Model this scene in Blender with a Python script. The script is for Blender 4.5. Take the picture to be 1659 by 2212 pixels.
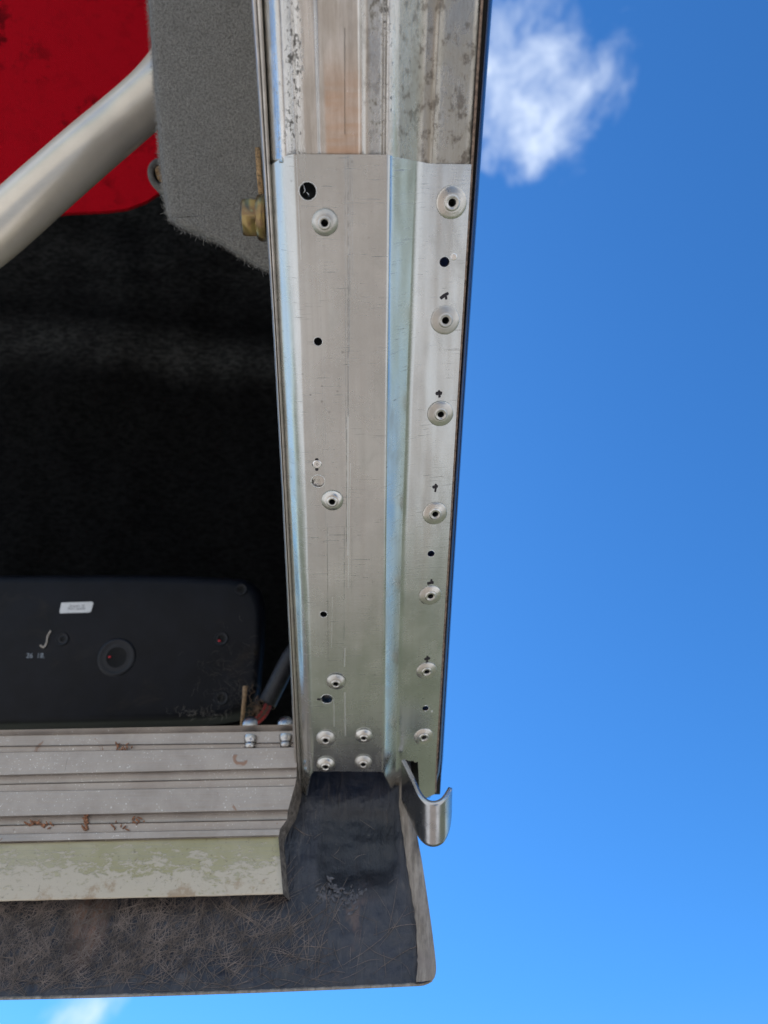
import bpy, bmesh, math, random
import numpy as np
from mathutils import Vector, Matrix
R = math.radians
C = bpy.context.scene.collection
for o in list(bpy.data.objects): bpy.data.objects.remove(o)
sc = bpy.context.scene
rnd = random.Random(7)

# ------------------------------------------------------------ camera, world, sun, exposure
PITCH = 52.0
FPX, CU, CV = 1640.0, 829.5, 1106.0          # focal length and centre, in 1659 x 2212 picture units
cd = bpy.data.cameras.new('camera'); cam = bpy.data.objects.new('camera', cd); C.objects.link(cam)
cam.location = (0, 0, 1.35); cam.rotation_euler = (R(90 + PITCH), 0, 0)
cd.sensor_fit = 'VERTICAL'; cd.sensor_height = 36.0; cd.lens = FPX / 2212 * 36
cd.clip_start = 0.01; cd.clip_end = 2000
cd.dof.use_dof = True; cd.dof.focus_distance = 0.47; cd.dof.aperture_fstop = 7.5
sc.camera = cam
sc.render.resolution_x, sc.render.resolution_y = 768, 1024
sc.view_settings.view_transform = 'Standard'; sc.view_settings.look = 'None'
sc.view_settings.gamma = 1; sc.view_settings.exposure = 0.25
CM = Matrix.Translation((0, 0, 1.35)) @ Matrix.Rotation(R(90 + PITCH), 4, 'X')

SUN_EL, SUN_AZ = 50.0, -50.0                  # azimuth from +Y, clockwise
sd = Vector((math.sin(R(SUN_AZ)) * math.cos(R(SUN_EL)), math.cos(R(SUN_AZ)) * math.cos(R(SUN_EL)), math.sin(R(SUN_EL))))
sl = bpy.data.lights.new('sun', 'SUN'); sl.energy = 4.8; sl.angle = R(0.5); sl.color = (1, .95, .87)
so = bpy.data.objects.new('sun', sl); C.objects.link(so); so.rotation_euler = sd.to_track_quat('Z', 'Y').to_euler()
so.location = (-3, 3, 6)

class NT:
    def __init__(s, tree): s.t = tree; s.n = tree.nodes; s.l = tree.links
    def sock(s, node, i, v):
        if v is None: return
        if hasattr(v, 'links') or isinstance(v, bpy.types.NodeSocket): s.l.new(v, node.inputs[i])
        else: node.inputs[i].default_value = v
    def m(s, op, a, b=None, c=None, clamp=False):
        n = s.n.new('ShaderNodeMath'); n.operation = op; n.use_clamp = clamp
        for i, v in enumerate((a, b, c)): s.sock(n, i, v)
        return n.outputs[0]
    def vm(s, op, a, b=None):
        n = s.n.new('ShaderNodeVectorMath'); n.operation = op
        for i, v in enumerate((a, b)): s.sock(n, i, v)
        return n.outputs['Value'] if op in ('DOT_PRODUCT', 'LENGTH', 'DISTANCE') else n.outputs['Vector']
    def mix(s, f, a, b, mode='MIX'):
        n = s.n.new('ShaderNodeMix'); n.data_type = 'RGBA'; n.blend_type = mode
        s.sock(n, 0, f)
        for i, v in ((6, a), (7, b)):
            s.sock(n, i, (v[0], v[1], v[2], 1) if isinstance(v, (tuple, list)) else v)
        return n.outputs[2]
    def noise(s, vec, scale, detail=3, rough=.55, scl=None, dist=0):
        if scl: vec = s.vm('MULTIPLY', vec, scl)
        n = s.n.new('ShaderNodeTexNoise'); s.l.new(vec, n.inputs['Vector'])
        n.inputs['Scale'].default_value = scale; n.inputs['Detail'].default_value = detail
        n.inputs['Roughness'].default_value = rough; n.inputs['Distortion'].default_value = dist
        return n.outputs['Fac']
    def vor(s, vec, scale, feature='F1'):
        n = s.n.new('ShaderNodeTexVoronoi'); n.feature = feature; s.l.new(vec, n.inputs['Vector'])
        n.inputs['Scale'].default_value = scale
        return n.outputs['Distance']
    def ss(s, x, a, b, lo=0., hi=1.):
        n = s.n.new('ShaderNodeMapRange'); n.interpolation_type = 'SMOOTHSTEP'
        s.l.new(x, n.inputs[0])
        for i, v in enumerate((a, b, lo, hi)): n.inputs[i + 1].default_value = v
        return n.outputs[0]
    def obj(s): return s.n.new('ShaderNodeTexCoord').outputs['Object']
    def xyz(s, v):
        n = s.n.new('ShaderNodeSeparateXYZ'); s.l.new(v, n.inputs[0]); return n.outputs
    def bump(s, h, strength, dist, nrm=None):
        n = s.n.new('ShaderNodeBump'); s.l.new(h, n.inputs['Height'])
        n.inputs['Strength'].default_value = strength; n.inputs['Distance'].default_value = dist
        if nrm is not None: s.l.new(nrm, n.inputs['Normal'])
        return n.outputs[0]

def camdir(u, v):
    d = CM.to_3x3() @ Vector(((u - CU) / FPX, -(v - CV) / FPX, -1)); return d.normalized()

w = bpy.data.worlds.new('World'); sc.world = w; w.use_nodes = True
W = NT(w.node_tree); bg = W.n['Background']
sky = W.n.new('ShaderNodeTexSky'); sky.sky_type = 'NISHITA'; sky.sun_disc = False
sky.sun_elevation = R(SUN_EL); sky.sun_rotation = R(SUN_AZ)
sky.air_density = 1.0; sky.dust_density = 0.4; sky.ozone_density = 3.0; sky.altitude = 200
gen = W.n.new('ShaderNodeTexCoord').outputs['Generated']
def cloud(W, u, v, ru, rv, seed, gain):
    c = camdir(u, v); ex = (camdir(u + 40, v) - c).normalized(); ey = (camdir(u, v + 40) - c).normalized()
    a = W.m('DIVIDE', W.vm('DOT_PRODUCT', gen, tuple(ex)), ru / FPX)
    b = W.m('DIVIDE', W.vm('DOT_PRODUCT', W.vm('SUBTRACT', gen, tuple(c)), tuple(ey)), rv / FPX)
    off = W.vm('ADD', gen, (seed, seed * .37, 0))
    a0 = float(c.dot(ex)); a = W.m('SUBTRACT', a, a0 / (ru / FPX))
    r2 = W.m('ADD', W.m('MULTIPLY', a, a), W.m('MULTIPLY', b, b))
    n1 = W.noise(off, 7.5, 5, .56, dist=.5); n2 = W.noise(off, 24, 5, .55, dist=.5)
    f = W.m('ADD', W.m('MULTIPLY', n1, 2.6), W.m('MULTIPLY', n2, .9))
    f = W.m('SUBTRACT', W.m('SUBTRACT', f, 1.15), r2)
    front = W.ss(W.vm('DOT_PRODUCT', gen, tuple(c)), .5, .7)
    return W.m('MULTIPLY', W.m('MULTIPLY', W.ss(f, -.05, 1.15), gain), front)
gz = W.xyz(gen)[2]
tint = W.mix(1.0, sky.outputs[0], W.mix(W.ss(gz, .02, .34), (1.05, 1.1, 1.08), (.47, 1.2, 1.85)), 'MULTIPLY')
cl = W.m('MAXIMUM', cloud(W, 1175, 225, 195, 175, 3.1, .95), cloud(W, 1130, 30, 150, 130, 5.3, .7))
cl = W.m('MAXIMUM', cl, cloud(W, 195, 2180, 95, 60, 8.7, .8))
cz = W.m('MULTIPLY', W.ss(W.noise(gen, 2.6, 6, .58, (1, 1, 2.2)), .45, .60), .8)      # unseen cloud added outside the view to pale the metal's reflections
gx, gy, _ = W.xyz(gen)
away = W.m('MAXIMUM', W.ss(W.m('ABSOLUTE', W.m('ADD', gx, -.1)), .60, .75), W.ss(gy, .0, -.25))
cl = W.m('MAXIMUM', cl, W.m('MULTIPLY', cz, away))
W.l.new(W.mix(cl, tint, (8.6, 9.6, 11.0)), bg.inputs['Color'])
bg.inputs['Strength'].default_value = 0.1

# ------------------------------------------------------------ helpers
def P(u, v, d): return Vector(((u - CU) / FPX * d, -(v - CV) / FPX * d, -d))
def ray(u, v): return Vector(((u - CU) / FPX, -(v - CV) / FPX, -1))
def hit(u, v, p0, n):
    r = ray(u, v); return r * (p0.dot(n) / r.dot(n))
class Frame:                                   # a real flat surface of the place: origin and normal
    def __init__(s, o, n):
        s.o = Vector(o); s.n = Vector(n).normalized()
        x = Vector((1, 0, 0)); x = (x - s.n * x.dot(s.n)).normalized(); y = s.n.cross(x)
        s.x, s.y = x, y
        s.M = Matrix(((x.x, y.x, s.n.x, s.o.x), (x.y, y.y, s.n.y, s.o.y), (x.z, y.z, s.n.z, s.o.z), (0, 0, 0, 1)))
        s.I = s.M.inverted()
    def at(s, u, v, h=0.0): return hit(u, v, s.o + s.n * h, s.n)
    def loc(s, u, v, h=0.0): return s.I @ s.at(u, v, h)

def mesh_obj(name, bm, mats, frame, parent=None, smooth=True, loc=False):
    """bm is in camera-built space (or in the frame's own space when loc) -> stored in frame space"""
    if not loc: bm.transform(frame.I)
    bmesh.ops.recalc_face_normals(bm, faces=bm.faces[:]); bm.normal_update()
    tot = sum(f.calc_area() for f in bm.faces); zz = sum(f.normal.z * f.calc_area() for f in bm.faces)
    if zz < -.2 * tot: bmesh.ops.reverse_faces(bm, faces=bm.faces[:])     # open sheets face the viewer's side
    me = bpy.data.meshes.new(name); bm.to_mesh(me); bm.free()
    if smooth:
        for p in me.polygons: p.use_smooth = True
    for m in (mats if isinstance(mats, (list, tuple)) else [mats]): me.materials.append(m)
    o = bpy.data.objects.new(name, me); C.objects.link(o)
    if parent: o.parent = parent
    else: o.matrix_world = CM @ frame.M
    return o
def thing(name, label, cat, frame, group=None):
    o = bpy.data.objects.new(name, None); C.objects.link(o); o.empty_display_size = .05
    o.matrix_world = CM @ frame.M; o['label'] = label; o['category'] = cat
    if group: o['group'] = group
    return o
def tag(o, label, cat, group=None):
    o['label'] = label; o['category'] = cat
    if group: o['group'] = group
    return o
def sharp(o, ang=35):
    me = o.data; bm = bmesh.new(); bm.from_mesh(me)
    for e in bm.edges:
        if len(e.link_faces) == 2 and e.calc_face_angle(0) > R(ang): e.smooth = False
    bm.to_mesh(me); bm.free(); return o
def bake(o):                                   # apply modifiers without operators
    dg = bpy.context.evaluated_depsgraph_get(); dg.update()
    me = bpy.data.meshes.new_from_object(o.evaluated_get(dg)); o.modifiers.clear(); old = o.data; o.data = me
    bpy.data.meshes.remove(old); return o
def solidify(o, t, offset=-1):
    m = o.modifiers.new('s', 'SOLIDIFY'); m.thickness = t; m.offset = offset; m.use_even_offset = True; return bake(o)
def grid(bm, rows):
    vs = [[bm.verts.new(p) for p in r] for r in rows]
    for a, b in zip(vs, vs[1:]):
        for i in range(len(a) - 1): bm.faces.new((a[i], a[i + 1], b[i + 1], b[i]))
    return vs
def tube(bm, pts, r, seg=8, caps=True, mi=0, sq=0):
    pts = [Vector(p) for p in pts]; rings = []; up = Vector((0, 0, 1))
    rs = r if isinstance(r, (list, tuple)) else [r] * len(pts)
    t0 = (pts[1] - pts[0]).normalized()
    if abs(t0.dot(up)) > .9: up = Vector((1, 0, 0))
    nx = t0.cross(up).normalized()
    for i, p in enumerate(pts):
        t = (pts[min(i + 1, len(pts) - 1)] - pts[max(i - 1, 0)]).normalized()
        nx = (nx - t * nx.dot(t)).normalized(); ny = t.cross(nx)
        rings.append([bm.verts.new(p + nx * math.cos(a) * rs[i] + ny * math.sin(a) * rs[i]) for a in [2 * math.pi * k / seg for k in range(seg)]])
    for a, b in zip(rings, rings[1:]):
        for k in range(seg):
            f = bm.faces.new((a[k], a[(k + 1) % seg], b[(k + 1) % seg], b[k])); f.material_index = mi
    if caps:
        for q in (rings[0][::-1], rings[-1]): bm.faces.new(q).material_index = mi
def lathe(bm, prof, M, seg=40, mi=None):
    rings = []
    for (r, z) in prof:
        if r < 1e-7: rings.append([bm.verts.new(M @ Vector((0, 0, z)))])
        else: rings.append([bm.verts.new(M @ Vector((r * math.cos(2 * math.pi * k / seg), r * math.sin(2 * math.pi * k / seg), z))) for k in range(seg)])
    for i, (a, b) in enumerate(zip(rings, rings[1:])):
        for k in range(seg):
            k2 = (k + 1) % seg
            if len(b) == 1: q = (a[k], a[k2], b[0])
            elif len(a) == 1: q = (a[0], b[k2], b[k])
            else: q = (a[k], a[k2], b[k2], b[k])
            f = bm.faces.new(q)
            if mi: f.material_index = mi[i]
def prism(bm, poly, n, t, mi=0):               # poly: 3D outline, extruded along n by t
    a = [bm.verts.new(p) for p in poly]; b = [bm.verts.new(p + n * t) for p in poly]
    fs = [bm.faces.new(a), bm.faces.new(b[::-1])]
    for i in range(len(a)):
        j = (i + 1) % len(a); fs.append(bm.faces.new((a[i], b[i], b[j], a[j])))
    for f in fs: f.material_index = mi
    return fs
def catmull(pts, n=6):
    out = []; q = [pts[0]] + list(pts) + [pts[-1]]
    for i in range(1, len(q) - 2):
        for k in range(n):
            t = k / n; a, b, c, d = [Vector(x) for x in q[i - 1:i + 3]]
            out.append(.5 * ((2 * b) + (c - a) * t + (2 * a - 5 * b + 4 * c - d) * t * t + (3 * b - a - 3 * c + d) * t ** 3))
    out.append(Vector(pts[-1])); return out

hweb = .0170                                   # the web of the channel stands this far proud of its flange
# ------------------------------------------------------------ materials
def mat(name):
    m = bpy.data.materials.new(name); m.use_nodes = True
    N = NT(m.node_tree); return m, N, N.n['Principled BSDF']
def setp(N, b, **k):
    names = dict(col='Base Color', rough='Roughness', metal='Metallic', nrm='Normal', spec='Specular IOR Level', sheen='Sheen Weight', coat='Coat Weight', coatr='Coat Roughness')
    for key, v in k.items():
        s = b.inputs[names[key]]
        if isinstance(v, bpy.types.NodeSocket): N.l.new(v, s)
        elif key == 'col': s.default_value = (*v, 1)
        else: s.default_value = v

# frames of the real surfaces
RA = 2.725 - .00063 * CV; RK = .00063 * FPX; th = math.atan(RK / RA)
RAIL = Frame(P(CU, CV, 1 / RA), (0, -math.sin(th), math.cos(th)))       # underside rail, faces down
BODY = Frame(P(500, 1850, 1 / (1.66 + .000756 * 150)), (0, 1.24, 1.21))  # upright body shell, faces the camera side

def linemask(N, x, y, a, b, wd, brk=None):
    """thin scratch from a to b, given in the surface's own metres"""
    if a[1] > b[1]: a, b = b, a
    k = (b[0] - a[0]) / (b[1] - a[1])
    t = N.m('ABSOLUTE', N.m('SUBTRACT', N.m('SUBTRACT', x, a[0]), N.m('MULTIPLY', N.m('SUBTRACT', y, a[1]), k)))
    mk = N.ss(t, wd * .35, wd, 1, 0)
    mk = N.m('MULTIPLY', mk, N.m('MULTIPLY', N.m('GREATER_THAN', y, a[1]), N.m('LESS_THAN', y, b[1])))
    return N.m('MULTIPLY', mk, brk) if brk is not None else mk

def galvanised():
    m, N, b = mat('galvanised_steel'); o = N.obj(); x, y, z = N.xyz(o)
    s1 = N.noise(o, 1, 4, .65, (260, 2600, 300)); s2 = N.noise(o, 1, 3, .6, (60, 1100, 80)); big = N.noise(o, 22, 4, .6)
    fine = N.noise(o, 2600, 2, .6)
    marks = N.m('MULTIPLY', N.ss(s2, .61, .70), N.ss(N.noise(o, 60, 3), .42, .60))
    vs_ = N.noise(o, 1, 4, .6, (420, 7, 100)); sm = N.noise(o, 38, 6, .68, (1, .5, 1), dist=.8)
    col = N.mix(N.ss(big, .3, .7), (.42, .445, .44), (.60, .615, .60))
    col = N.mix(N.ss(vs_, .4, .7, 0, .35), col, (.38, .37, .35)); col = N.mix(N.ss(sm, .55, .72, 0, .45), col, (.36, .345, .31)); col = N.mix(N.ss(sm, .45, .3, 0, .3), col, (.75, .76, .74))
    col = N.mix(N.ss(fine, .35, .65, 0, .35), col, (.72, .74, .73))
    col = N.mix(N.m('MULTIPLY', marks, .65), col, (.16, .16, .15))
    spots = N.m('MULTIPLY', N.ss(N.vor(o, 120), .05, .11, 1, 0), N.ss(N.noise(o, 30, 2), .55, .62))
    col = N.mix(N.m('MULTIPLY', spots, .6), col, (.12, .12, .12))
    brk = N.ss(N.noise(o, 1, 3, .7, (2500, 160, 10)), .38, .56)
    def L(u1, v1, u2, v2): return [tuple(RAIL.loc(u1, v1, hweb)[:2]), tuple(RAIL.loc(u2, v2, hweb)[:2])]
    dark = None
    for (u1, v1, u2, v2, wd, st) in ((752, 334, 752, 900, .00035, 1), (757, 334, 755, 760, .00025, .8), (745, 336, 747, 950, .00022, .7), (761, 334, 762, 600, .0002, .7),
                                  (749, 900, 749, 1180, .0003, .9), (707, 1130, 709, 1440, .00022, .9), (744, 1140, 743, 1440, .00025, .85), (700, 770, 704, 960, .0002, .45),
                                  (691, 600, 704, 1160, .00015, .4), (747, 336, 746, 480, .0002, .6), (760, 1140, 759, 1290, .0002, .35)):
        k = N.m('MULTIPLY', linemask(N, x, y, *L(u1, v1, u2, v2), wd, brk), st)
        dark = k if dark is None else N.m('MAXIMUM', dark, k)
    lite = None
    for (u1, v1, u2, v2, wd) in ((752, 880, 751, 1200, .0005), (745, 1400, 744, 1440, .0006), (745, 1495, 746, 1590, .0006), (721, 1508, 722, 1570, .0004), (718, 1290, 716, 1400, .0002), (640, 336, 650, 560, .00015), (757, 1000, 752, 1270, .0003)):
        k = linemask(N, x, y, *L(u1, v1, u2, v2), wd)
        lite = k if lite is None else N.m('MAXIMUM', lite, k)
    col = N.mix(N.m('MULTIPLY', lite, .6), col, (.85, .88, .88)); col = N.mix(dark, col, (.04, .04, .045))
    h = N.m('ADD', N.m('MULTIPLY', s1, .5), N.m('ADD', N.m('MULTIPLY', s2, .6), N.m('MULTIPLY', fine, .08)))
    h = N.m('SUBTRACT', h, N.m('MULTIPLY', dark, 1.2)); wave = N.noise(o, 1, 2, .5, (45, 9, 20))
    r = N.m('ADD', N.ss(big, .3, .7, .2, .29), N.m('ADD', N.ss(sm, .5, .72, 0, .12), N.m('MULTIPLY', N.m('MAXIMUM', marks, lite), .2)))
    col = N.mix(.25, col, (.70, .70, .67)); setp(N, b, col=col, metal=1.0, rough=r, nrm=N.bump(h, .35, .00012, N.bump(wave, 1, .0012))); return m
def old_metal():
    m, N, b = mat('weathered_metal'); o = N.obj(); x, y, z = N.xyz(o)
    blot = N.noise(o, 60, 6, .65, (1.5, .6, 1)); pit = N.noise(o, 650, 5, .7, (1, .55, 1)); st = N.noise(o, 1, 4, .6, (900, 25, 100))
    def X(u): return RAIL.loc(u, 180, .012)[0]
    def band(u1, u2, s=.0015):
        return N.m('MULTIPLY', N.ss(x, X(u1) - s, X(u1) + s), N.ss(x, X(u2) - s, X(u2) + s, 1, 0))
    col = N.mix(N.ss(blot, .35, .65), (.56, .54, .50), (.74, .72, .68))
    col = N.mix(N.ss(st, .4, .7, 0, .5), col, (.42, .41, .38))
    dirty = N.m('MAXIMUM', N.m('MULTIPLY', band(795, 850), 1.0), N.m('MULTIPLY', band(620, 655), 1.5))
    dirty = N.m('MAXIMUM', dirty, N.m('MULTIPLY', N.m('MAXIMUM', band(592, 640), band(860, 1040)), .55))
    sp = N.m('MULTIPLY', N.ss(N.m('ADD', pit, N.m('MULTIPLY', N.m('SUBTRACT', blot, .5), .6)), .54, .68), dirty, clamp=True)
    col = N.mix(N.m('MULTIPLY', sp, .8), col, (.07, .06, .05))
    film = N.m('MULTIPLY', N.m('MAXIMUM', band(862, 1060, .001), N.m('MULTIPLY', band(784, 826), .5)), N.ss(blot, .25, .6, .45, .9)); col = N.mix(film, col, (.36, .325, .265))
    bl2 = N.m('MULTIPLY', N.ss(N.noise(o, 170, 6, .7, (1, .7, 1)), .50, .62), N.m('MULTIPLY', film, .9)); col = N.mix(bl2, col, (.14, .115, .09))
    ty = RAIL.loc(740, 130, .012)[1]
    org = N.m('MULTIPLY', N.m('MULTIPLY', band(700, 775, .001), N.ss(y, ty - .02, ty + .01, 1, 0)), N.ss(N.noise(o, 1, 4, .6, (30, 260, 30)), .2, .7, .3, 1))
    col = N.mix(N.m('MULTIPLY', org, .6), col, (.62, .36, .2))  # orange tint painted on the web, imitating a warm reflection
    cr = linemask(N, x, y, tuple(RAIL.loc(745, 60, .011)[:2]), tuple(RAIL.loc(745, 290, .011)[:2]), .0002)
    col = N.mix(cr, col, (.05, .05, .05))
    h = N.m('ADD', N.m('MULTIPLY', st, .4), N.m('SUBTRACT', N.m('MULTIPLY', blot, .8), N.m('MULTIPLY', sp, .5)))
    h = N.m('ADD', h, N.m('MULTIPLY', N.m('MULTIPLY', pit, dirty), 1.4))
    setp(N, b, col=col, metal=N.m('SUBTRACT', .97, N.m('MULTIPLY', film, .25)), rough=N.m('ADD', N.m('ADD', N.ss(blot, .3, .7, .16, .28), N.m('MULTIPLY', film, .10)), N.m('MULTIPLY', sp, .35)), nrm=N.bump(h, .5, .0004)); return m
def plainmetal(name, c, rough, scl=(400, 400, 400), var=.25, metal=1.0, bd=.0001):
    m, N, b = mat(name); o = N.obj(); n1 = N.noise(o, 1, 4, .65, scl); n2 = N.noise(o, 90, 4, .6)
    col = N.mix(N.m('MULTIPLY', N.ss(n2, .3, .7), var * 2), c, tuple(q * .6 for q in c))
    setp(N, b, col=col, metal=metal, rough=N.ss(n2, .3, .7, rough * .8, rough * 1.3), nrm=N.bump(n1, .4, bd)); return m
def plain(name, c, rough=.6, scale=60, var=.5, bump=.3, bd=.001, spec=.5, sheen=0, metal=0):
    m, N, b = mat(name); o = N.obj(); n = N.noise(o, scale, 6, .65)
    col = N.mix(N.ss(n, .3, .7), tuple(q * (1 - var) for q in c), tuple(min(1, q * (1 + var)) for q in c))
    setp(N, b, col=col, rough=rough, spec=spec, sheen=sheen, metal=metal, nrm=N.bump(n, bump, bd)); return m
def aluminium():
    m, N, b = mat('sill_aluminium'); o = N.obj()
    br = N.noise(o, 1, 4, .6, (18, 1400, 1400)); bl = N.noise(o, 30, 5, .65); sp = N.noise(o, 700, 3, .6)
    col = N.mix(N.ss(bl, .3, .7), (.29, .25, .215), (.42, .37, .32))
    col = N.mix(N.ss(br, .35, .7, 0, .35), col, (.36, .35, .34))
    col = N.mix(N.m('MULTIPLY', N.ss(sp, .64, .7), N.ss(bl, .4, .6)), col, (.85, .84, .8))
    scr = N.m('MULTIPLY', N.ss(N.noise(o, 1, 3, .6, (900, 60, 60)), .70, .76), N.ss(N.noise(o, 26, 2), .58, .66))
    col = N.mix(N.m('MULTIPLY', scr, .7), col, (.10, .09, .09))
    mud = N.m('MULTIPLY', N.ss(N.noise(o, 48, 6, .7, dist=1), .66, .72), .8)
    col = N.mix(mud, col, (.26, .13, .07))
    setp(N, b, col=col, metal=N.m('SUBTRACT', .75, N.m('MULTIPLY', mud, .7)), rough=N.ss(bl, .3, .7, .36, .5), nrm=N.bump(N.m('ADD', br, N.m('MULTIPLY', mud, 2)), .4, .0003)); return m
def lip_metal():
    m, N, b = mat('flaking_lip'); o = N.obj(); x, y, z = N.xyz(o)
    y0 = BODY.loc(300, 1818, .014)[1]; y1 = BODY.loc(300, 1938, .014)[1]
    t = N.m('DIVIDE', N.m('SUBTRACT', y0, y), y0 - y1)
    n = N.noise(o, 150, 9, .74, (.6, 1.2, 1), dist=.4); n2 = N.noise(o, 18, 4, .6); st = N.noise(o, 1, 4, .6, (30, 900, 900))
    base = N.mix(N.ss(n2, .35, .65), (.38, .345, .19), (.47, .425, .28))
    base = N.mix(N.ss(st, .4, .7, 0, .5), base, (.34, .32, .25))
    n = N.m('ADD', N.m('MULTIPLY', n, .72), N.m('MULTIPLY', N.noise(o, 520, 5, .7, (.6, 1.3, 1)), .28))
    fl = N.ss(N.m('ADD', n, N.m('MULTIPLY', N.m('SUBTRACT', t, .42), .22)), .475, .545)
    col = N.mix(N.m('MULTIPLY', fl, .85), base, (.55, .485, .385))
    ru = N.m('MULTIPLY', N.ss(N.m('ADD', N.noise(o, 50, 6, .7), N.m('MULTIPLY', t, .22)), .72, .86), .6)
    col = N.mix(ru, col, (.30, .19, .10))
    dk = N.ss(N.noise(o, 260, 6, .75), .58, .68); col = N.mix(N.m('MULTIPLY', dk, .45), col, (.10, .08, .06))
    setp(N, b, col=col, metal=0., rough=.6, spec=.25, nrm=N.bump(N.m('ADD', fl, n), .5, .0004)); return m
def fibre_base():
    m, N, b = mat('black_fibreglass'); o = N.obj(); n = N.noise(o, 22, 7, .68, dist=.8); f = N.noise(o, 260, 5, .7); st = N.noise(o, 1, 5, .65, (160, 30, 60), dist=1.2)
    col = N.mix(N.ss(n, .35, .68), (.010, .012, .020), (.042, .042, .050))
    col = N.mix(N.ss(st, .5, .75, 0, .6), col, (.09, .08, .075))
    dust_or_lit = N.m('MULTIPLY', N.ss(N.noise(o, 40, 8, .75, dist=.5), .58, .72), .3)
    col = N.mix(dust_or_lit, col, (.13, .115, .11))
    rust = N.m('MULTIPLY', N.ss(N.noise(o, 15, 6, .7, (1, .5, 1)), .62, .7), .5); col = N.mix(rust, col, (.13, .075, .055))
    rx, ry = BODY.loc(195, 1985)[:2]; x, y, z = N.xyz(o)
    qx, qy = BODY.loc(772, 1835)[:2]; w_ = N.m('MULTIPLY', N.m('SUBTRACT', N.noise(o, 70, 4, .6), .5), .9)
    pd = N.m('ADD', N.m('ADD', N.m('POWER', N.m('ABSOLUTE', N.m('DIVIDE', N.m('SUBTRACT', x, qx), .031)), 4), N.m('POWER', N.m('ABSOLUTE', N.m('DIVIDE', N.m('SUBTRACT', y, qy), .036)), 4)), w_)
    col = N.mix(N.ss(pd, .5, 1.2, .8, 0), col, (.007, .009, .013))          # darker rounded patch over the recess
    rd = N.m('ADD', N.m('POWER', N.m('ABSOLUTE', N.m('DIVIDE', N.m('SUBTRACT', x, rx), .014)), 2), N.m('POWER', N.m('ABSOLUTE', N.m('DIVIDE', N.m('SUBTRACT', y, ry), .03)), 2))
    col = N.mix(N.m('MULTIPLY', N.ss(rd, .1, 1.6, .75, 0), N.ss(st, .25, .6)), col, (.26, .13, .075))
    sp = N.ss(N.noise(o, 240, 3, .6), .73, .77); col = N.mix(N.m('MULTIPLY', sp, .6), col, (.4, .34, .26))
    h = N.m('ADD', n, N.m('ADD', N.m('MULTIPLY', f, .35), st))
    setp(N, b, col=col, rough=N.ss(n, .3, .7, .3, .5), spec=.6, nrm=N.bump(h, .7, .002)); return m
def lip_fibre():
    m, N, b = mat('raw_fibreglass_edge'); o = N.obj(); n = N.noise(o, 1, 6, .7, (300, 50, 120)); n2 = N.noise(o, 35, 5, .65)
    col = N.mix(N.ss(n, .3, .7), (.16, .135, .11), (.40, .345, .285)); col = N.mix(N.ss(n2, .45, .7), col, (.26, .22, .19))
    setp(N, b, col=col, rough=.8, nrm=N.bump(n, .8, .0015)); return m
def tray_mat():
    m, N, b = mat('black_plastic'); o = N.obj(); n = N.noise(o, 28, 6, .65); d = N.noise(o, 14, 7, .72, (1, 1.5, 1), dist=1)
    col = N.mix(N.ss(n, .3, .7), (.0015, .002, .0036), (.0045, .0055, .009)); col = N.mix(N.ss(d, .54, .75, 0, .6), col, (.028, .022, .017))
    sc_ = N.ss(N.noise(o, 1, 3, .6, (14, 700, 30)), .70, .75, 0, .25); col = N.mix(sc_, col, (.05, .05, .05))
    setp(N, b, col=col, rough=.5, spec=.2, nrm=N.bump(n, .3, .0006)); return m
def cloth(name, c1, c2, weave=None, scale=500, blot=None):
    m, N, b = mat(name); o = N.obj(); n = N.noise(o, scale, 5, .7); n2 = N.noise(o, 30, 5, .6)
    col = N.mix(N.ss(n, .35, .65), c1, c2)
    h = n
    if weave:
        x, y, z = N.xyz(o); a = N.m('SINE', N.m('MULTIPLY', x, weave)); c = N.m('SINE', N.m('MULTIPLY', y, weave)); h = N.m('ADD', N.m('MULTIPLY', a, c), n)
    if blot:
        k = N.m('MULTIPLY', N.ss(N.noise(o, 45, 6, .7), .50, .60), .8); k2 = N.ss(N.noise(o, 9, 3), .5, .65, .15, 1)
        col = N.mix(N.m('MULTIPLY', k, k2), col, blot)
    setp(N, b, col=col, rough=.95, spec=.08, nrm=N.bump(h, .8, .0012)); return m

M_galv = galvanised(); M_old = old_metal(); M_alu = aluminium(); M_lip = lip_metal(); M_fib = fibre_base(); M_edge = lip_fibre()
M_rivet = plainmetal('rivet_aluminium', (.70, .68, .63), .30, (500, 500, 500), .3, bd=.0002)
_N = NT(M_rivet.node_tree); _b = _N.n['Principled BSDF']; _r = _N.n.new('ShaderNodeObjectInfo').outputs['Random']
_c = _b.inputs['Base Color'].links[0].from_socket; _N.l.new(_N.mix(_N.ss(_r, 0, 1, 0, .35), _c, (.42, .40, .37)), _b.inputs['Base Color'])
_q = _b.inputs['Roughness'].links[0].from_socket; _N.l.new(_N.m('ADD', _q, _N.ss(_r, 0, 1, -.04, .12)), _b.inputs['Roughness'])
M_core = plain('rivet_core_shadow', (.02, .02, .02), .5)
M_bead = plainmetal('folded_edge', (.62, .58, .52), .42, (300, 60, 300), .3)
M_burr = plainmetal('bright_swarf', (.85, .85, .83), .25, (900, 900, 900), .1)
M_paint = plain('dark_blue_paint', (.012, .02, .055), .2, 200, .3, .05, .0002, .6)
M_gap = plain('gap_black', (.008, .008, .009), .6, 300, .4)
M_brn = plain('brown_sealant', (.22, .15, .11), .7, 400, .5)
M_ink = plain('black_ink', (.012, .009, .014), .55, 500, .3)
M_hook = plainmetal('hook_steel', (.50, .50, .50), .22, (900, 60, 900), .3)
M_grey = cloth('grey_carpet', (.135, .132, .122), (.235, .23, .212), scale=700)
M_fuzz = plain('grey_fuzz', (.26, .25, .23), .9, 100, .3, .1)
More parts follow.
